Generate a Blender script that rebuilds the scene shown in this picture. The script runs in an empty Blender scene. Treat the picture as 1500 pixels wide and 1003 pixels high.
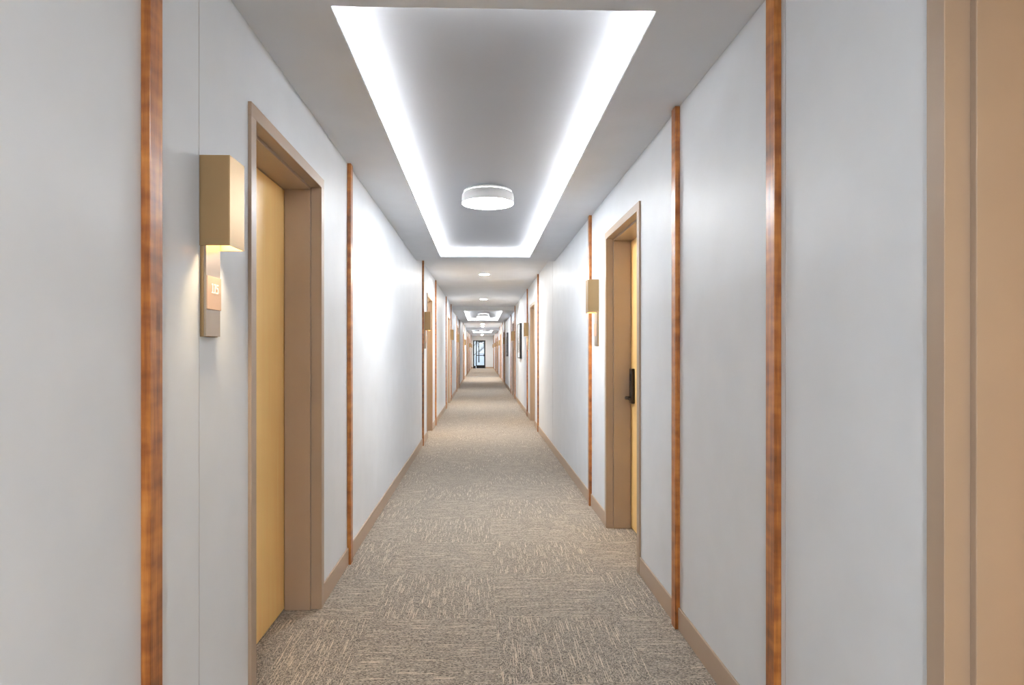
import bpy, bmesh, math, random
from mathutils import Vector, Matrix

S = bpy.context.scene
COL = S.collection
random.seed(7)

# ------------------------------------------------------------------ camera
F = 917.0                       # focal length in pixels of the 1500 px wide frame
YAW = math.radians(1.6)
VPX, HOR = 705.5, 515.0         # vanishing point of the corridor / horizon
CX = VPX + F * math.tan(YAW)
CAMZ = 1.30
cam_d = bpy.data.cameras.new('camera')
cam = bpy.data.objects.new('camera', cam_d)
COL.objects.link(cam)
cam_d.sensor_fit = 'HORIZONTAL'
cam_d.sensor_width = 36.0
cam_d.lens = F / 1500 * 36.0
cam_d.shift_x = (750 - CX) / 1500
cam_d.shift_y = (HOR - 501.5) / 1500
cam_d.clip_start = 0.02
cam_d.clip_end = 300
cam.location = (0, 0, CAMZ)
cam.rotation_euler = (math.radians(90), 0, -YAW)
S.camera = cam

# ------------------------------------------------------------------ world, exposure
w = bpy.data.worlds.new('world')
S.world = w
w.use_nodes = True
bg = w.node_tree.nodes['Background']
bg.inputs[0].default_value = (0.78, 0.87, 1.0, 1)
bg.inputs[1].default_value = 0.42
vs = S.view_settings
S.display_settings.display_device = 'sRGB'
vs.view_transform = 'Standard'
vs.look = 'None'
vs.exposure = 1.75
vs.gamma = 1.0
vs.use_curve_mapping = False
cy = S.cycles
cy.use_denoising = True
cy.max_bounces = 12
cy.diffuse_bounces = 6
cy.glossy_bounces = 4
cy.transmission_bounces = 6
cy.sample_clamp_indirect = 6.0
cy.caustics_reflective = False
cy.caustics_refractive = False

# light strengths (emission of the lamps themselves)
E_COVE = 105.0
E_DRUM = 31.0
E_DRUM_SIDE = 0.03
E_DOWN = 360.0
E_SCONCE = 130.0

# ------------------------------------------------------------------ dimensions
XL, XR = -0.820, 0.928          # wall faces
CEIL, SOF = 2.56, 2.45          # main ceiling, soffit of the light bays
Y0, Y1 = -7.0, 49.0
WT = 0.26                       # wall thickness
BAYS = [2.10, 17.70, 33.30]     # near edge of each tray opening
OPEN = 5.54
OXL, OXR = -0.502, 0.590
LIP = 0.29
PI = math.pi

# ------------------------------------------------------------------ node helpers
def mat(name):
    m = bpy.data.materials.new(name)
    m.use_nodes = True
    nt = m.node_tree
    b = nt.nodes['Principled BSDF']
    return m, nt, b

def nd(nt, t, **kw):
    n = nt.nodes.new(t)
    for k, v in kw.items():
        setattr(n, k, v)
    return n

def mth(nt, op, a, b=None, c=None):
    n = nt.nodes.new('ShaderNodeMath')
    n.operation = op
    for i, v in enumerate((a, b, c)):
        if v is None:
            continue
        if isinstance(v, (int, float)):
            n.inputs[i].default_value = v
        else:
            nt.links.new(v, n.inputs[i])
    return n.outputs[0]

def mixc(nt, fac, a, b, mode='MIX'):
    n = nt.nodes.new('ShaderNodeMix')
    n.data_type = 'RGBA'
    n.blend_type = mode
    for k, v in ((0, fac), (6, a), (7, b)):
        if isinstance(v, (int, float)):
            n.inputs[k].default_value = v
        elif isinstance(v, tuple):
            n.inputs[k].default_value = (*v, 1)
        else:
            nt.links.new(v, n.inputs[k])
    return n.outputs[2]

def noise(nt, vec, scale, detail=2.0, rough=0.5, dim='3D'):
    n = nd(nt, 'ShaderNodeTexNoise', noise_dimensions=dim)
    n.inputs['Scale'].default_value = scale
    n.inputs['Detail'].default_value = detail
    n.inputs['Roughness'].default_value = rough
    if vec is not None:
        nt.links.new(vec, n.inputs['Vector'])
    return n.outputs[0]

def mapping(nt, vec, scale=(1, 1, 1)):
    n = nd(nt, 'ShaderNodeMapping')
    n.inputs['Scale'].default_value = scale
    nt.links.new(vec, n.inputs['Vector'])
    return n.outputs[0]

def bump(nt, b, h, strength, dist):
    n = nd(nt, 'ShaderNodeBump')
    n.inputs['Strength'].default_value = strength
    n.inputs['Distance'].default_value = dist
    nt.links.new(h, n.inputs['Height'])
    nt.links.new(n.outputs[0], b.inputs['Normal'])

def ramp(nt, fac, stops):
    n = nd(nt, 'ShaderNodeValToRGB')
    r = n.color_ramp
    while len(r.elements) < len(stops):
        r.elements.new(0.5)
    for e, (p, c) in zip(r.elements, stops):
        e.position = p
        e.color = (*c, 1)
    nt.links.new(fac, n.inputs[0])
    return n.outputs[0]

def sc(r, g, b):   # sRGB 0-255 to linear
    f = lambda v: ((v / 255 + 0.055) / 1.055) ** 2.4 if v > 10 else v / 255 / 12.92
    return (f(r), f(g), f(b))

M = {}

def plain(name, col, rough=0.5, metal=0.0, spec=0.5, nscale=None, nstr=0.15, ndist=0.001, coat=0.0):
    m, nt, b = mat(name)
    b.inputs['Base Color'].default_value = (*col, 1)
    b.inputs['Roughness'].default_value = rough
    b.inputs['Metallic'].default_value = metal
    b.inputs['Specular IOR Level'].default_value = spec
    b.inputs['Coat Weight'].default_value = coat
    if nscale:
        tc = nd(nt, 'ShaderNodeTexCoord')
        h = noise(nt, tc.outputs['Object'], nscale, 3)
        bump(nt, b, h, nstr, ndist)
        c = mixc(nt, noise(nt, tc.outputs['Object'], nscale * 0.02, 3), tuple(v * 0.94 for v in col), tuple(min(1, v * 1.05) for v in col))
        nt.links.new(c, b.inputs['Base Color'])
    M[name] = m
    return m

def emit(name, col, strength, base=(0.9, 0.9, 0.9)):
    m, nt, b = mat(name)
    b.inputs['Base Color'].default_value = (*base, 1)
    b.inputs['Emission Color'].default_value = (*col, 1)
    b.inputs['Emission Strength'].default_value = strength
    b.inputs['Roughness'].default_value = 0.6
    M[name] = m
    return m

plain('wall_paint', (0.70, 0.733, 0.772), 0.46, spec=0.36, nscale=260, nstr=0.10, ndist=0.0006)
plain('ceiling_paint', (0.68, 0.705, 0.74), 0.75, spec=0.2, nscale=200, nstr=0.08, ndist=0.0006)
plain('tray_shade_tone', (0.365, 0.375, 0.395), 0.8, spec=0.15)  # ceiling colour darkened to put shade into the tray centre
plain('frame_paint', sc(172, 151, 131), 0.38, spec=0.5, nscale=300, nstr=0.08, ndist=0.0005)
plain('base_vinyl', sc(178, 157, 137), 0.5, spec=0.4, nscale=200, nstr=0.05, ndist=0.0005)
plain('black_metal', (0.012, 0.012, 0.012), 0.5, metal=0.0, spec=0.3)
plain('dark_bronze', (0.045, 0.032, 0.025), 0.33, metal=0.85)
plain('dark_gap', (0.03, 0.028, 0.026), 0.8)
plain('white_plastic', (0.8, 0.8, 0.79), 0.4)
plain('brushed_brass', (0.41, 0.28, 0.145), 0.43, metal=1.0, nscale=500, nstr=0.05, ndist=0.0003)
plain('plate_metal', (0.42, 0.36, 0.30), 0.36, metal=1.0, nscale=500, nstr=0.05, ndist=0.0003)
plain('copper_plaque', (0.62, 0.42, 0.29), 0.42, metal=0.6, nscale=500, nstr=0.04, ndist=0.0003)
plain('numeral_cream', (0.95, 0.92, 0.84), 0.5)
plain('picture_mat', (0.75, 0.75, 0.73), 0.6)
plain('picture_frame_black', (0.03, 0.03, 0.032), 0.4)
plain('bark', (0.10, 0.08, 0.07), 0.9, nscale=30, nstr=0.6, ndist=0.02)
plain('snow', (0.78, 0.82, 0.88), 0.8, nscale=3, nstr=0.6, ndist=0.2)
emit('led_white', (0.975, 0.985, 1.0), E_COVE)
emit('drum_glow', (0.97, 0.985, 1.0), E_DRUM)
emit('drum_side', (1.0, 0.99, 0.97), E_DRUM_SIDE, (0.38, 0.38, 0.38))
emit('down_glow', (1.0, 0.985, 0.96), E_DOWN)
emit('warm_glow', (1.0, 0.77, 0.48), E_SCONCE)

# glass
m, nt, b = mat('door_glass')
for n in list(nt.nodes):
    if n.type != 'OUTPUT_MATERIAL':
        nt.nodes.remove(n)
out = nt.nodes['Material Output']
fr = nd(nt, 'ShaderNodeFresnel'); fr.inputs[0].default_value = 1.45
tr = nd(nt, 'ShaderNodeBsdfTransparent'); tr.inputs[0].default_value = (0.93, 0.96, 0.96, 1)
gl = nd(nt, 'ShaderNodeBsdfGlossy'); gl.inputs['Roughness'].default_value = 0.03
mx = nd(nt, 'ShaderNodeMixShader')
nt.links.new(fr.outputs[0], mx.inputs[0]); nt.links.new(tr.outputs[0], mx.inputs[1]); nt.links.new(gl.outputs[0], mx.inputs[2])
nt.links.new(mx.outputs[0], out.inputs[0])
M['door_glass'] = m

# carpet tiles: 0.61 m squares laid quarter-turn, short pale dashes woven in
m, nt, b = mat('carpet')
tc = nd(nt, 'ShaderNodeTexCoord')
sx = nd(nt, 'ShaderNodeSeparateXYZ'); nt.links.new(tc.outputs['Object'], sx.inputs[0])
X, Y = sx.outputs[0], sx.outputs[1]
tx = mth(nt, 'FLOOR', mth(nt, 'DIVIDE', mth(nt, 'SUBTRACT', X, 0.07), 0.61))
ty = mth(nt, 'FLOOR', mth(nt, 'DIVIDE', mth(nt, 'SUBTRACT', Y, 3.06), 0.61))
par = mth(nt, 'FLOORED_MODULO', mth(nt, 'ADD', tx, ty), 2.0)     # 0 or 1
inv = mth(nt, 'SUBTRACT', 1.0, par)
U = mth(nt, 'ADD', mth(nt, 'MULTIPLY', X, par), mth(nt, 'MULTIPLY', Y, inv))     # across the yarn
V = mth(nt, 'ADD', mth(nt, 'MULTIPLY', Y, par), mth(nt, 'MULTIPLY', X, inv))     # along the yarn
tid = mth(nt, 'ADD', mth(nt, 'MULTIPLY', tx, 17.3), mth(nt, 'MULTIPLY', ty, 5.7))
def rows(pitch, freq, seed, lo, hi):
    row = mth(nt, 'FLOOR', mth(nt, 'DIVIDE', U, pitch))
    wn = nd(nt, 'ShaderNodeTexWhiteNoise', noise_dimensions='2D')
    cb = nd(nt, 'ShaderNodeCombineXYZ')
    nt.links.new(row, cb.inputs[0]); nt.links.new(mth(nt, 'ADD', tid, seed), cb.inputs[1])
    nt.links.new(cb.outputs[0], wn.inputs['Vector'])
    off = mth(nt, 'MULTIPLY', wn.outputs['Value'], 731.0)
    c2 = nd(nt, 'ShaderNodeCombineXYZ')
    nt.links.new(mth(nt, 'ADD', mth(nt, 'MULTIPLY', V, freq), off), c2.inputs[0])
    n = noise(nt, c2.outputs[0], 1.0, 0.0, 0.5, '2D')
    r = nd(nt, 'ShaderNodeMapRange'); r.inputs[1].default_value = lo; r.inputs[2].default_value = hi
    nt.links.new(n, r.inputs[0])
    return r.outputs[0], wn.outputs['Value']
dash, rv = rows(0.0026, 6.0, 0.0, 0.62, 0.68)
dash2, rv2 = rows(0.0030, 48.0, 3.1, 0.50, 0.64)
dark, rv3 = rows(0.0030, 70.0, 9.4, 0.48, 0.62)
sel = mth(nt, 'GREATER_THAN', rv, 0.30)
cell = nd(nt, 'ShaderNodeTexWhiteNoise', noise_dimensions='3D')
cc = nd(nt, 'ShaderNodeCombineXYZ')
nt.links.new(mth(nt, 'FLOOR', mth(nt, 'DIVIDE', U, 0.0034)), cc.inputs[0])
nt.links.new(mth(nt, 'FLOOR', mth(nt, 'DIVIDE', V, 0.0060)), cc.inputs[1])
nt.links.new(tid, cc.inputs[2])
nt.links.new(cc.outputs[0], cell.inputs['Vector'])
cellv = cell.outputs['Value']
fine = noise(nt, tc.outputs['Object'], 420.0, 2, 0.7)
blot = noise(nt, tc.outputs['Object'], 38.0, 3, 0.6)
c = mixc(nt, mth(nt, 'ADD', mth(nt, 'MULTIPLY', cellv, 0.8), mth(nt, 'MULTIPLY', fine, 0.2)), sc(34, 33, 35), sc(208, 196, 182))
c = mixc(nt, mth(nt, 'MULTIPLY', dark, 0.45), c, sc(50, 47, 46))
c = mixc(nt, mth(nt, 'MULTIPLY', dash2, 0.42), c, sc(198, 184, 165))
c = mixc(nt, mth(nt, 'MULTIPLY', mth(nt, 'MULTIPLY', dash, sel), 0.62), c, sc(248, 230, 206))
c = mixc(nt, mth(nt, 'MULTIPLY', mth(nt, 'SUBTRACT', blot, 0.3), 0.55), c, sc(94, 86, 79))
nt.links.new(c, b.inputs['Base Color'])
b.inputs['Roughness'].default_value = 0.95
b.inputs['Specular IOR Level'].default_value = 0.1
b.inputs['Sheen Weight'].default_value = 0.30
b.inputs['Sheen Tint'].default_value = (1.0, 0.9, 0.78, 1)
b.inputs['Sheen Roughness'].default_value = 0.4
bump(nt, b, mth(nt, 'ADD', fine, mth(nt, 'MULTIPLY', dash2, 0.4)), 0.5, 0.003)
M['carpet'] = m

# wood strips: short lengths of walnut joined end to end
m, nt, b = mat('walnut')
tc = nd(nt, 'ShaderNodeTexCoord')
geo = nd(nt, 'ShaderNodeNewGeometry')
oi = nd(nt, 'ShaderNodeObjectInfo')
add = nd(nt, 'ShaderNodeVectorMath', operation='ADD')
nt.links.new(tc.outputs['Object'], add.inputs[0])
mv = nd(nt, 'ShaderNodeVectorMath', operation='SCALE'); nt.links.new(oi.outputs['Location'], mv.inputs[0]); mv.inputs['Scale'].default_value = 3.7
nt.links.new(mv.outputs[0], add.inputs[1])
g = noise(nt, mapping(nt, add.outputs[0], (60, 60, 3.5)), 1.0, 5, 0.6)
g2 = noise(nt, mapping(nt, add.outputs[0], (6, 6, 1.3)), 1.0, 3, 0.5)
g3 = noise(nt, mapping(nt, add.outputs[0], (9, 9, 22)), 1.0, 2, 0.5)
f = mth(nt, 'ADD', mth(nt, 'MULTIPLY', g, 0.40), mth(nt, 'ADD', mth(nt, 'MULTIPLY', g2, 0.28), mth(nt, 'MULTIPLY', g3, 0.32)))
c = ramp(nt, f, [(0.36, sc(100, 56, 22)), (0.47, sc(160, 94, 40)), (0.56, sc(194, 124, 56)), (0.68, sc(216, 152, 78))])
nt.links.new(c, b.inputs['Base Color'])
b.inputs['Roughness'].default_value = 0.3
b.inputs['Specular IOR Level'].default_value = 0.55
b.inputs['Coat Weight'].default_value = 0.25
b.inputs['Coat Roughness'].default_value = 0.18
bump(nt, b, g, 0.08, 0.001)
M['walnut'] = m

# maple door leaves
m, nt, b = mat('maple')
tc = nd(nt, 'ShaderNodeTexCoord')
g = noise(nt, mapping(nt, tc.outputs['Object'], (30, 30, 1.2)), 1.0, 4, 0.6)
g2 = noise(nt, mapping(nt, tc.outputs['Object'], (5, 5, 0.5)), 1.0, 3, 0.5)
f = mth(nt, 'ADD', mth(nt, 'MULTIPLY', g, 0.45), mth(nt, 'MULTIPLY', g2, 0.55))
c = ramp(nt, f, [(0.32, sc(250, 198, 122)), (0.5, sc(254, 212, 138)), (0.68, sc(254, 218, 142))])
nt.links.new(c, b.inputs['Base Color'])
b.inputs['Roughness'].default_value = 0.34
b.inputs['Specular IOR Level'].default_value = 0.5
bump(nt, b, g, 0.04, 0.001)
M['maple'] = m

# muted abstract print for the framed pictures
m, nt, b = mat('print')
tc = nd(nt, 'ShaderNodeTexCoord')
n1 = noise(nt, mapping(nt, tc.outputs['Object'], (1, 2.2, 3.0)), 1.3, 4, 0.6)
c = ramp(nt, n1, [(0.35, sc(70, 74, 80)), (0.5, sc(150, 150, 148)), (0.65, sc(214, 210, 200))])
nt.links.new(c, b.inputs['Base Color'])
b.inputs['Roughness'].default_value = 0.12
M['print'] = m

# ------------------------------------------------------------------ mesh helpers
def bx(bm, x0, x1, y0, y1, z0, z1):
    v = [bm.verts.new(p) for p in ((x0, y0, z0), (x1, y0, z0), (x1, y1, z0), (x0, y1, z0),
                                   (x0, y0, z1), (x1, y0, z1), (x1, y1, z1), (x0, y1, z1))]
    for f in ((0, 3, 2, 1), (4, 5, 6, 7), (0, 1, 5, 4), (1, 2, 6, 5), (2, 3, 7, 6), (3, 0, 4, 7)):
        bm.faces.new([v[i] for i in f])

def lathe(bm, prof, n=48, mat4=None, cap=True):
    rings = []
    for r, z in prof:
        rings.append([bm.verts.new((r * math.cos(2 * PI * i / n), r * math.sin(2 * PI * i / n), z)) for i in range(n)])
    for a, c in zip(rings, rings[1:]):
        for i in range(n):
            f = bm.faces.new((a[i], a[(i + 1) % n], c[(i + 1) % n], c[i])); f.smooth = True
    if cap:
        bm.faces.new(list(reversed(rings[0]))); bm.faces.new(rings[-1])
    if mat4 is not None:
        vs_ = [v for r in rings for v in r]
        bmesh.ops.transform(bm, matrix=mat4, verts=vs_)

def tube(bm, p, q, r0, r1=None, n=10):
    p, q = Vector(p), Vector(q)
    r1 = r0 if r1 is None else r1
    d = q - p
    rot = d.to_track_quat('Z', 'Y').to_matrix().to_4x4()
    lathe(bm, [(r0, 0), (r1, d.length)], n, Matrix.Translation(p) @ rot)

def mesh(name, bm, material, parent=None, bevel=0.0, seg=2):
    bmesh.ops.recalc_face_normals(bm, faces=bm.faces)
    me = bpy.data.meshes.new(name)
    bm.to_mesh(me); bm.free()
    me.materials.append(M[material])
    o = bpy.data.objects.new(name, me)
    COL.objects.link(o)
    o.parent = parent
    if bevel:
        md = o.modifiers.new('bevel', 'BEVEL')
        md.width = bevel; md.segments = seg; md.limit_method = 'ANGLE'; md.angle_limit = math.radians(40)
        md.harden_normals = False
    return o

def tag(o, label=None, cat=None, group=None, kind=None):
    if label: o['label'] = label
    if cat: o['category'] = cat
    if group: o['group'] = group
    if kind: o['kind'] = kind
    return o

def empty(name, loc):
    o = bpy.data.objects.new(name, None)
    o.empty_display_size = 0.1
    COL.objects.link(o)
    o.location = loc
    return o

def copy_tree(o, parent=None):
    c = o.copy(); COL.objects.link(c); c.parent = parent
    for ch in [k for k in o.children if k != c]:
        copy_tree(ch, c)
    return c

def new(): return bmesh.new()

def sof_at(y):
    for b0 in BAYS + [BAYS[0] - 15.6]:
        if b0 - LIP < y < b0 + OPEN + LIP:
            return SOF
    return CEIL

# ------------------------------------------------------------------ plan of the doors
# S = near wood strip; 'near' = sconce and handle on the side nearer to us, 'far' = on the far side
LEFT = [(1.530, 'near'), (8.66, 'near'), (14.30, 'far'), (20.30, 'near'), (27.20, 'far'), (34.30, 'near'), (39.50, 'far'), (46.30, 'far')]
RIGHT = [(-0.410, 'near'), (2.904, 'far'), (10.13, 'far'), (17.15, 'near'), (24.72, 'near'), (29.0, 'far'), (34.9, 'near'), (39.4, 'far'), (46.3, 'far')]
DW = 1.015                      # outer width of a door frame
DH = 2.18                       # outer height
SPAN = 2.325                    # near strip to far strip
PLAN = {1.530: (2.222, 3.842), 8.66: (9.37, 11.05), -0.410: (0.250, 1.913), 2.904: (3.625, 5.248), 10.13: (10.84, 12.54)}
def door_y(S_, side):
    if S_ in PLAN: return PLAN[S_][0]
    return S_ + (0.645 if side == 'near' else 0.675)
def strip_ys(S_):
    return (S_, PLAN[S_][1] if S_ in PLAN else S_ + SPAN)

# ------------------------------------------------------------------ setting
bm = new(); bx(bm, XL - WT, XR + WT, Y0 - 0.2, Y1 + 0.2, -0.12, 0.0)
tag(mesh('floor', bm, 'carpet'), 'grey-beige carpet tiles with short pale woven dashes along the corridor', 'floor', kind='structure')
bm = new(); bx(bm, XL - WT, XR + WT, Y0 - 0.2, Y1 + 0.2, CEIL, CEIL + 0.12)
tag(mesh('ceiling', bm, 'ceiling_paint'), 'flat pale grey main ceiling of the corridor', 'ceiling', kind='structure')

def side_wall(name, side, units, label, seams):
    x0, x1 = (XL - WT, XL) if side < 0 else (XR, XR + WT)
    bm = new()
    ys = Y0
    for S_, sd in units:
        d = door_y(S_, sd)
        if d < Y0: continue
        bx(bm, x0, x1, ys, d, 0, CEIL)
        bx(bm, x0, x1, d, d + DW, DH, CEIL)
        ys = d + DW
    bx(bm, x0, x1, ys, Y1, 0, CEIL)
    tag(mesh(name, bm, 'wall_paint'), label, 'wall', kind='structure')
side_wall('wall_left', -1, LEFT, 'long pale grey wall on the left, broken by maple doors', [])
side_wall('wall_right', 1, RIGHT, 'long pale grey wall on the right, broken by maple doors', [])
bm = new(); bx(bm, XL - WT, XR + WT, Y0 - 0.2, Y0, 0, CEIL)
tag(mesh('wall_back', bm, 'wall_paint'), 'pale grey wall closing the corridor behind the viewer', 'wall', kind='structure')

EX0, EX1, ETOP = -0.665, 0.295, 2.19
bm = new()
bx(bm, XL - WT, EX0, Y1, Y1 + 0.2, 0, CEIL); bx(bm, EX1, XR + WT, Y1, Y1 + 0.2, 0, CEIL); bx(bm, EX0, EX1, Y1, Y1 + 0.2, ETOP, CEIL)
tag(mesh('wall_end', bm, 'wall_paint'), 'small grey end wall around the black glass exit door', 'wall', kind='structure')

# thin vertical panel joints in the wall covering: fine raised beads
def joint(n, side, y, label):
    x = XL if side < 0 else XR
    bm = new()
    z1 = sof_at(y) - 0.001
    xa, xb = (x, x + 0.0012) if side < 0 else (x - 0.0012, x)
    bx(bm, xa, xb, y, y + 0.0025, 0.106, z1)
    tag(mesh('trim_%d' % n, bm, 'base_joint'), label, 'trim', kind='structure')
plain('base_joint', (0.5, 0.5, 0.51), 0.6)

# soffits that frame each recessed light tray
def bay(yo, label, cove_label):
    ya, yb = yo - LIP, yo + OPEN + LIP
    C = 0.12                                  # depth of the hidden cove behind the lip
    T = 0.012
    bm = new()
    ye = yo + OPEN
    # bottom boards
    bx(bm, XL, OXL, ya, yb, SOF, SOF + T); bx(bm, OXR, XR, ya, yb, SOF, SOF + T)
    bx(bm, OXL, OXR, ya, yo, SOF, SOF + T); bx(bm, OXL, OXR, ye, yb, SOF, SOF + T)
    # solid body behind the cove
    bx(bm, XL, OXL - C, ya, yb, SOF + T, CEIL); bx(bm, OXR + C, XR, ya, yb, SOF + T, CEIL)
    bx(bm, OXL - C, OXR + C, ya, yo - C, SOF + T, CEIL); bx(bm, OXL - C, OXR + C, ye + C, yb, SOF + T, CEIL)
    tag(mesh('ceiling_soffit', bm, 'ceiling_paint'), label, 'ceiling', kind='structure')
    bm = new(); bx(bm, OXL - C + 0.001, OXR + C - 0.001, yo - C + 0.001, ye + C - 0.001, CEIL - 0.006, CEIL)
    tag(mesh('ceiling_tray', bm, 'tray_shade_tone'), label.replace('soffit around', 'shade-toned panel inside'), 'ceiling', kind='structure')
    e = empty('cove_light', ((OXL + OXR) / 2, yo + OPEN / 2, SOF + T))
    tag(e, cove_label, 'light', 'cove light strips hidden in the ceiling trays')
    W, H, LZ = 0.012, 0.0015, 0.034
    cx, cyy = e.location.x, e.location.y
    hx, hy = (OXR - OXL) / 2 + 0.055, OPEN / 2 + 0.055
    for (a0, a1, b0, b1) in ((-hx - W, -hx, -hy + .05, hy - .05), (hx, hx + W, -hy + .05, hy - .05), (-hx + .05, hx - .05, -hy - W, -hy), (-hx + .05, hx - .05, hy, hy + W)):
        bm = new(); bx(bm, a0, a1, b0, b1, LZ, LZ + H)
        mesh('led_strip', bm, 'led_white', e)
        bm = new(); bx(bm, a0, a1, b0, b1, 0, LZ)
        mesh('carrier_profile', bm, 'white_plastic', e)
bay(BAYS[0], 'grey soffit around the large nearest ceiling tray', 'white cove lighting glowing around the large nearest ceiling tray')
bay(BAYS[1], 'grey soffit around the middle ceiling tray beyond two downlights', 'white cove lighting around the small middle ceiling tray')
bay(BAYS[2], 'grey soffit around the farthest ceiling tray near the exit door', 'white cove lighting around the tiny farthest ceiling tray near the exit')
bay(BAYS[0] - 15.6, 'grey soffit around the ceiling tray behind the viewer', 'unseen white cove lighting added in the ceiling tray behind the viewer')  # unseen bay, lamps added to light the near stretch

# ------------------------------------------------------------------ ceiling drums
def make_drum():
    e = empty('ceiling_light', (0, 0, 0))
    bm = new(); lathe(bm, [(0.13, 0.121), (0.13, 0.101), (0.185, 0.101), (0.187, 0.092), (0.180, 0.090)], 64)
    mesh('mounting_ring', bm, 'white_plastic', e)
    bm = new(); lathe(bm, [(0.182, 0.090), (0.197, 0.074), (0.200, 0.055), (0.2005, 0.014), (0.197, 0.006)], 72, cap=False)
    mesh('side_shade', bm, 'drum_side', e)
    bm = new(); lathe(bm, [(0.02, 0.0), (0.12, 0.0005), (0.18, 0.002), (0.197, 0.006), (0.19, 0.010)], 72)
    mesh('diffuser', bm, 'drum_glow', e)
    return e
drum = make_drum()
for i, (yo, lab) in enumerate(((BAYS[0], 'round white drum light glowing in the large nearest ceiling tray'),
                               (BAYS[1], 'round white drum light in the small middle ceiling tray'),
                               (BAYS[2], 'tiny drum light in the farthest ceiling tray'),
                               (BAYS[0] - 15.6, 'unseen round drum light added in the ceiling tray behind the viewer'))):  # unseen drum added with the rear bay
    o = drum if i == 0 else copy_tree(drum)
    o.location = (0.048, yo + OPEN / 2 - 0.05, CEIL - 0.127)
    tag(o, lab, 'ceiling light', 'round drum lights in the ceiling trays')

# ------------------------------------------------------------------ downlights, detectors
def make_down():
    e = empty('recessed_downlight', (0, 0, 0))
    bm = new(); lathe(bm, [(0.078, -0.006), (0.084, -0.007), (0.094, -0.003), (0.095, 0.0), (0.078, 0.0)], 40, cap=False)
    mesh('trim_ring', bm, 'white_plastic', e)
    bm = new(); lathe(bm, [(0.01, -0.008), (0.06, -0.007), (0.0775, -0.004), (0.0775, -0.0005)], 40)
    mesh('lens', bm, 'down_glow', e)
    return e
dl = make_down()
for i, (y, lab) in enumerate(((10.2, 'bright round downlight just beyond the large ceiling tray'),
                              (15.0, 'round downlight just before the middle ceiling tray'),
                              (28.5, 'nearer of two tiny downlights beyond the middle tray'),
                              (31.1, 'farther of two tiny downlights, just before the farthest tray'),
                              (-0.9, 'unseen round downlight added in the ceiling just behind the viewer'),  # unseen, added to light the near walls
                              (-5.2, 'unseen round downlight added in the ceiling far behind the viewer'),  # unseen, added for more light from behind
                              (41.6, 'tiny downlight hidden beyond the farthest ceiling tray'),
                              (46.9, 'tiny added downlight on the ceiling just before the exit door'))):  # added to brighten the dark end wall
    o = dl if i == 0 else copy_tree(dl)
    o.location = (0.045, y, CEIL)
    tag(o, lab, 'downlight', 'round downlights in the flat ceiling')
def make_det():
    e = empty('smoke_detector', (0, 0, 0))
    bm = new(); lathe(bm, [(0.065, 0), (0.065, -0.012), (0.055, -0.02)], 32)
    mesh('base_plate', bm, 'white_plastic', e)
    bm = new(); lathe(bm, [(0.042, -0.02), (0.042, -0.030), (0.030, -0.042), (0.010, -0.045)], 32)
    mesh('sensor_head', bm, 'picture_mat', e)
    return e
dt = make_det(); dt.location = (0.04, 26.4, CEIL)
tag(dt, 'small round smoke detector right beyond the middle ceiling tray', 'smoke detector')
o = copy_tree(dt); o.location = (0.03, 45.4, CEIL)
tag(o, 'small round smoke detector on the ceiling before the exit door', 'smoke detector')

# ------------------------------------------------------------------ doors
# local frame: wall face at x = 0, corridor towards +x, y along the wall, handle near y = 0
def make_door():
    e = empty('door', (0, 0, 0))
    P, A, B, D = 0.012, -0.042, -0.170, -0.225
    w_, st = 0.050, 0.014
    bm = new()
    for s in (0, 1):
        def yy(a, b_): return (a, b_) if s == 0 else (DW - b_, DW - a)
        y0, y1 = yy(0, w_); bx(bm, A, P, y0, y1, 0, DH - w_)
        y0, y1 = yy(0, w_ + st); bx(bm, B, A, y0, y1, 0, DH - w_ - st)
        y0, y1 = yy(0, w_); bx(bm, D, B, y0, y1, 0, DH - w_ - st)
    bx(bm, A, P, 0, DW, DH - w_, DH)
    bx(bm, B, A, 0, DW, DH - w_ - st, DH)
    bx(bm, D, B, 0, DW, DH - w_ - st, DH)
    fr_ = mesh('door_frame', bm, 'frame_paint', e, 0.0018)
    bm = new(); bx(bm, D, B - 0.003, w_ + 0.004, DW - w_ - 0.004, 0.008, DH - w_ - st - 0.004)
    leaf = mesh('door_leaf', bm, 'maple', e, 0.0015)
    # dark sheet behind the leaf, standing in for shade in its gaps
    bm = new()
    bx(bm, D - 0.004, D, w_ , DW - w_, 0.0, DH - w_ - st)
    mesh('dark_backing', bm, 'dark_gap', e)
    # electronic lock on the leaf
    yl = w_ + 0.085
    xl = B - 0.003
    bm = new(); bx(bm, xl, xl + 0.024, yl - 0.036, yl + 0.036, 0.925, 1.178)
    lk = mesh('lock_plate', bm, 'dark_bronze', leaf, 0.006, 3)
    bm = new(); tube(bm, (xl + 0.022, yl, 0.965), (xl + 0.060, yl, 0.965), 0.013, 0.012, 20)
    tube(bm, (xl + 0.054, yl - 0.012, 0.965), (xl + 0.054, yl + 0.118, 0.965), 0.0095, 0.008, 16)
    mesh('lever', bm, 'dark_bronze', leaf, 0.002)
    bm = new(); bx(bm, xl + 0.024, xl + 0.0255, yl - 0.012, yl + 0.012, 1.09, 1.14)
    mesh('card_reader', bm, 'black_metal', leaf)
    return e
door = make_door()
ORD = ['nearest', 'second', 'third', 'fourth', 'fifth', 'sixth', 'seventh', 'eighth', 'ninth']
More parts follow.
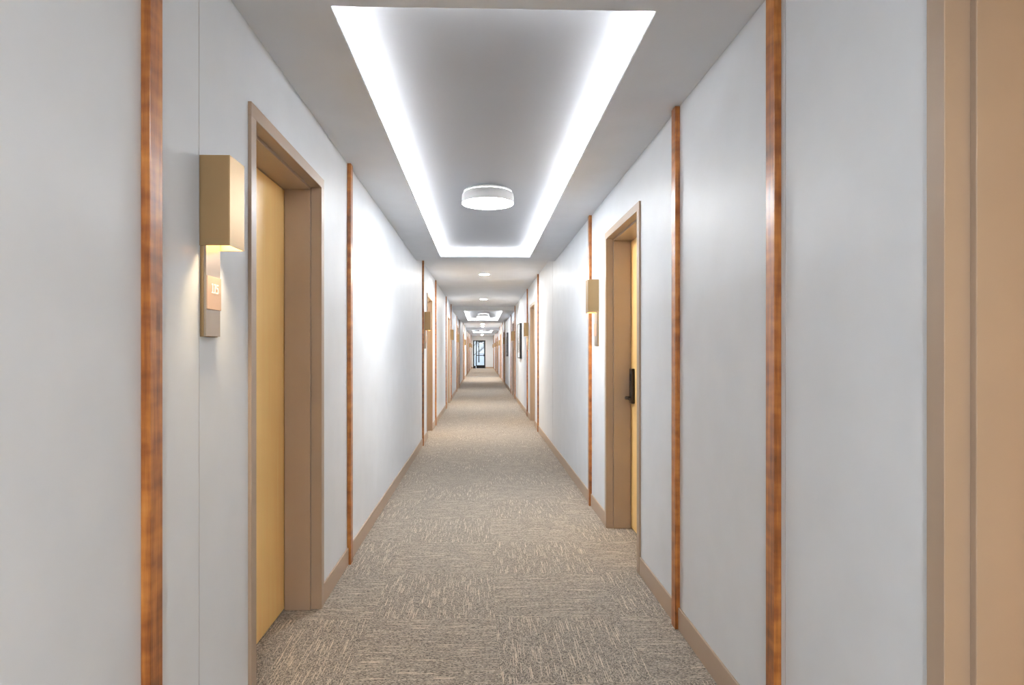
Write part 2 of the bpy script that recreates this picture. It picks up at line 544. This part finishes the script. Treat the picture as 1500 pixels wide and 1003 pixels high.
def put(o, side, y, mirror):
    """side -1 left wall, +1 right wall; mirror: local +y runs towards the viewer."""
    x = XL if side < 0 else XR
    if side < 0 and not mirror: o.location = (x, y, 0); o.scale = (1, 1, 1)
    if side < 0 and mirror: o.location = (x, y, 0); o.scale = (1, -1, 1)
    if side > 0 and mirror: o.location = (x, y, 0); o.rotation_euler = (0, 0, PI); o.scale = (1, 1, 1)
    if side > 0 and not mirror: o.location = (x, y, 0); o.rotation_euler = (0, 0, PI); o.scale = (1, -1, 1)
first = True; dn = 0
for side, units, sn in ((-1, LEFT, 'left'), (1, RIGHT, 'right')):
    for i, (S_, sd) in enumerate(units):
        dn += 1
        o = door if first else copy_tree(door)
        first = False
        o.name = 'door_%d' % dn
        y = door_y(S_, sd)
        put(o, side, y if sd == 'near' else y + DW, sd == 'far')
        lab = 'maple room door in a taupe frame, %s on the %s wall' % (ORD[i], sn)
        tag(o, lab, 'door', 'maple room doors along the corridor', 'structure')

# ------------------------------------------------------------------ wood strips
ST, SW = 0.023, 0.058
bms = {}
tn = 0
nd_side = {-1: 0, 1: 0}
for side, units, sn in ((-1, LEFT, 'left'), (1, RIGHT, 'right')):
    k = 0
    for ui, (S_, sd) in enumerate(units):
        for si, y in enumerate(strip_ys(S_)):
            tn += 1
            if y > Y1: continue
            h = sof_at(y + 0.03) - 0.001
            bm = new()
            bx(bm, 0, ST, 0, SW, 0.001, h)
            o = mesh('trim_%d' % tn, bm, 'walnut', None, 0.0015)
            o.location = (XL, y, 0) if side < 0 else (XR - ST, y, 0)
            if side < 0 and k == 0: lab = 'wide-looking walnut strip nearest to us on the left wall'
            elif side > 0 and k == 1: lab = 'walnut strip nearest to us on the right wall with a glare spot'
            else: lab = 'walnut strip just %s the %s door on the %s wall' % (('before', 'beyond')[si], ORD[ui], sn)
            tag(o, lab, 'trim', 'walnut strips flanking the doors', 'structure')
            k += 1
TN = tn
joint(TN + 1, -1, 1.838, 'fine vertical panel joint behind the left sconce')
joint(TN + 2, 1, 8.16, 'fine vertical panel joint in the middle of the right wall')
joint(TN + 3, 1, 1.885, 'fine vertical panel joint beside the nearest right strip')

# ------------------------------------------------------------------ baseboards
BH, BT = 0.105, 0.010
def baseboard(name, side, units, label):
    cuts = []
    for S_, sd in units:
        d = door_y(S_, sd)
        cuts += [(S_, S_ + SW), (d, d + DW), (strip_ys(S_)[1], strip_ys(S_)[1] + SW)]
    bm = new(); y = Y0 + 0.001
    x0, x1 = (XL, XL + BT) if side < 0 else (XR - BT, XR)
    for a, b_ in sorted(cuts):
        if a - y > 0.004:
            bx(bm, x0, x1, y, a - 0.0005, 0.001, BH)
        y = b_ + 0.0005
    bx(bm, x0, x1, y, Y1 - 0.001, 0.001, BH)
    tag(mesh(name, bm, 'base_vinyl', None, 0.003, 2), label, 'baseboard', kind='structure')
baseboard('baseboard_left', -1, LEFT, 'low taupe baseboard along the left wall')
baseboard('baseboard_right', 1, RIGHT, 'low taupe baseboard along the right wall')
bm = new(); bx(bm, XL + BT, EX0, Y1 - BT, Y1, 0.001, BH); bx(bm, EX1, XR - BT, Y1 - BT, Y1, 0.001, BH)
tag(mesh('baseboard_end', bm, 'base_vinyl'), 'short taupe baseboard on the end wall beside the exit door', 'baseboard', kind='structure')

# ------------------------------------------------------------------ sconces with room number plates
def make_sconce(number):
    e = empty('wall_sconce', (0, 0, 0))
    bm = new()
    D_, W_, z0, z1, t = 0.088, 0.112, 1.609, 1.872, 0.003
    bx(bm, D_ - t, D_, 0, W_, z0, z1)
    bx(bm, 0, D_ - t, 0, t, z0, z1); bx(bm, 0, D_ - t, W_ - t, W_, z0, z1)
    bx(bm, 0, D_ - t, t, W_ - t, z1 - t, z1)
    mesh('lamp_box', bm, 'brushed_brass', e, 0.0008)
    bm = new(); bx(bm, 0.024, D_ - 0.008, 0.012, W_ - 0.012, z0 + 0.09, z0 + 0.094)
    mesh('lamp_panel', bm, 'warm_glow', e)
    bm = new(); bx(bm, 0, 0.010, 0.004, 0.104, 1.344, 1.70)
    mesh('backing_bar', bm, 'brushed_brass', e, 0.0008)
    bm = new(); bx(bm, 0.0105, 0.018, 0.005, 0.103, 1.346, 1.70)
    bp = mesh('face_plate', bm, 'plate_metal', e, 0.0008)
    bm = new(); bx(bm, 0.018, 0.021, 0.005, 0.103, 1.425, 1.523)
    pq = mesh('number_plaque', bm, 'copper_plaque', bp, 0.0006)
    if number:
        x0, x1 = 0.021, 0.0222
        bm = new(); s = 0.0042; h = 0.028; zb = 1.474
        # digits read along local +y mirrored for the left wall: y grows away from the viewer = reading direction
        def one(y):
            bx(bm, x0, x1, y + 0.0045, y + 0.0045 + s, zb, zb + h)
            bx(bm, x0, x1, y + 0.0005, y + 0.0045, zb + h - s, zb + h)
            bx(bm, x0, x1, y, y + 0.0045, zb, zb + s * .8); bx(bm, x0, x1, y + 0.0045 + s, y + 0.0125, zb, zb + s * .8)
        def five(y):
            w_ = 0.0150
            bx(bm, x0, x1, y, y + w_, zb + h - s, zb + h)
            bx(bm, x0, x1, y, y + s, zb + h * .5, zb + h - s)
            bx(bm, x0, x1, y, y + w_ - .002, zb + h * .5, zb + h * .5 + s)
            bx(bm, x0, x1, y + w_ - s, y + w_, zb + s * .5, zb + h * .5 + .001)
            bx(bm, x0, x1, y, y + w_ - .002, zb, zb + s)
        one(0.034); one(0.0495); five(0.0655)
        mesh('numerals', bm, 'numeral_cream', bp)
    return e
sc115 = make_sconce(True)
put(sc115, -1, 1.842, False)
tag(sc115, 'brass box sconce with plate reading 115 beside the nearest left door', 'wall sconce', 'brass sconces beside the room doors')
scb = make_sconce(False)
def sconce_y(side, S_, sd):
    return S_ + 0.33 if sd == 'near' else S_ + SPAN - 0.17
OVR = {('r', 1): 5.035, ('r', 2): 12.50}
used = False
for side, units, sn in ((-1, LEFT, 'left'), (1, RIGHT, 'right')):
    for i, (S_, sd) in enumerate(units):
        if (side < 0 and i == 0) or (side > 0 and i == 0): continue
        if side < 0 and i == 5: continue
        o = scb if not used else copy_tree(scb)
        used = True
        y = sconce_y(side, S_, sd)
        y = OVR.get((sn[0], i), y)
        put(o, side, y, sd == 'far')
        if side > 0 and i == 1: lab = 'brass box sconce beside the large right-hand door with the dark lever'
        elif side < 0 and i == 1: lab = 'brass box sconce in front of the second door on the left wall'
        else: lab = 'small distant brass box sconce by the %s door on the %s wall' % (ORD[i], sn)
        tag(o, lab, 'wall sconce', 'brass sconces beside the room doors')

# ------------------------------------------------------------------ framed pictures
def make_picture():
    e = empty('framed_picture', (0, 0, 0))
    W_, z0, z1, D_, b_ = 0.86, 1.143, 1.964, 0.053, 0.03
    bm = new()
    bx(bm, 0.0, D_, 0, b_, z0, z1); bx(bm, 0.0, D_, W_ - b_, W_, z0, z1)
    bx(bm, 0.0, D_, b_, W_ - b_, z0, z0 + b_); bx(bm, 0.0, D_, b_, W_ - b_, z1 - b_, z1)
    mesh('picture_frame', bm, 'picture_frame_black', e, 0.001)
    bm = new(); bx(bm, 0.004, 0.040, b_, W_ - b_, z0 + b_, z1 - b_)
    mt = mesh('mat_board', bm, 'picture_mat', e)
    bm = new(); bx(bm, 0.040, 0.042, 0.13, W_ - 0.13, z0 + 0.13, z1 - 0.13)
    mesh('print', bm, 'print', mt)
    return e
pic = make_picture()
for i, (side, y, lab) in enumerate(((1, 14.42, 'deep black framed picture on the right wall, the nearer and larger one'),
                                    (1, 21.65, 'deep black framed picture on the right wall, farther and smaller'),
                                    (-1, 31.0, 'black framed picture far along the left wall'))):
    o = pic if i == 0 else copy_tree(pic)
    put(o, side, y, False)
    tag(o, lab, 'picture', 'black framed pictures between the doors')

# ------------------------------------------------------------------ glass exit door at the end
e = empty('door_%d' % (dn + 1), ((EX0 + EX1) / 2, Y1, 0))
ox = e.location.x
def eb(name, mt, boxes, parent, bev=0.0):
    bm = new()
    for (a, b_, c_, d_, z0, z1) in boxes:
        bx(bm, a - ox, b_ - ox, c_, d_, z0, z1)
    o = mesh(name, bm, mt, parent, bev)
    return o
frm = eb('door_frame', 'black_metal', [(EX0, EX0 + 0.085, -0.01, 0.12, 0, ETOP), (EX1 - 0.045, EX1, -0.01, 0.12, 0, ETOP),
                                       (EX0 + 0.085, EX1 - 0.045, -0.01, 0.12, ETOP - 0.07, ETOP),
                                       (-0.455, -0.425, -0.005, 0.11, 0.20, ETOP - 0.07),
                                       (EX0 + 0.085, -0.455, 0.0, 0.10, 0, 0.20)], e, 0.002)
eb('sidelight', 'door_glass', [(EX0 + 0.085, -0.455, 0.05, 0.056, 0.20, ETOP - 0.07)], e)
leaf = eb('door_leaf', 'black_metal', [(-0.423, -0.375, 0.01, 0.055, 0.01, ETOP - 0.075), (0.195, 0.248, 0.01, 0.055, 0.01, ETOP - 0.075),
                                       (-0.375, 0.195, 0.01, 0.055, 0.01, 0.245), (-0.375, 0.195, 0.01, 0.055, ETOP - 0.115, ETOP - 0.075)], e, 0.002)
eb('glass_pane', 'door_glass', [(-0.375, 0.195, 0.030, 0.036, 0.245, ETOP - 0.115)], leaf)
eb('push_bar', 'black_metal', [(-0.37, 0.20, -0.055, -0.020, 0.985, 1.045), (-0.40, -0.36, -0.055, 0.010, 0.975, 1.055), (0.15, 0.21, -0.055, 0.010, 0.94, 1.09)], leaf, 0.004)
eb('cross_rail', 'black_metal', [(-0.375, 0.195, 0.022, 0.045, 1.120, 1.150)], leaf)
eb('door_closer', 'black_metal', [(-0.26, 0.04, -0.045, 0.010, ETOP - 0.175, ETOP - 0.120)], leaf, 0.003)
tag(e, 'black-framed glass exit door at the far end of the corridor', 'door', kind='structure')

# ------------------------------------------------------------------ outside the exit door
bm = new()
N = 24
gv = []
for i in range(N + 1):
    for j in range(N + 1):
        x = -30 + 60 * i / N; y = Y1 + 0.2 + 60 * j / N
        z = -0.12 + (0.25 * math.sin(i * 1.7) * math.cos(j * 1.3) + 0.03 * j) * min(1, j / 5)
        gv.append(bm.verts.new((x, y, z)))
for i in range(N):
    for j in range(N):
        f = bm.faces.new((gv[i * (N + 1) + j], gv[(i + 1) * (N + 1) + j], gv[(i + 1) * (N + 1) + j + 1], gv[i * (N + 1) + j + 1])); f.smooth = True
tag(mesh('ground', bm, 'snow'), 'pale snowy ground outside the exit door', 'ground', kind='structure')
def make_tree(seed, h):
    rnd = random.Random(seed)
    e = empty('bare_tree', (0, 0, 0))
    bm = new(); tube(bm, (0, 0, 0), (0, 0, h * 0.45), 0.07, 0.045, 10); mesh('trunk', bm, 'bark', e)
    bm = new()
    def br(p, d, L, r, n):
        q = p + d * L
        tube(bm, p, q, r, r * 0.6, 6)
        if n == 0: return
        for k in range(3):
            nd_ = (d + Vector((rnd.uniform(-.8, .8), rnd.uniform(-.8, .8), rnd.uniform(-.1, .5)))).normalized()
            br(q if k else p + d * L * 0.6, nd_, L * 0.68, r * 0.55, n - 1)
    for k in range(4):
        a = k * 1.7 + rnd.random()
        br(Vector((0, 0, h * (0.22 + 0.07 * k))), Vector((math.cos(a) * .7, math.sin(a) * .7, 0.7)).normalized(), h * 0.2, 0.03, 4)
    mesh('branches', bm, 'bark', e)
    return e
for sd_, x, y, h, lab in ((1, -0.9, Y1 + 9, 4.0, 'bare tree standing left behind the exit door glass'),
                          (2, 0.55, Y1 + 13, 5.0, 'bare tree standing right behind the exit door glass'),
                          (3, -0.3, Y1 + 20, 6.0, 'bare tree farthest behind the exit door glass')):
    o = make_tree(sd_, h); o.location = (x, y, -0.1)
    tag(o, lab, 'tree', 'bare trees outside the exit door')
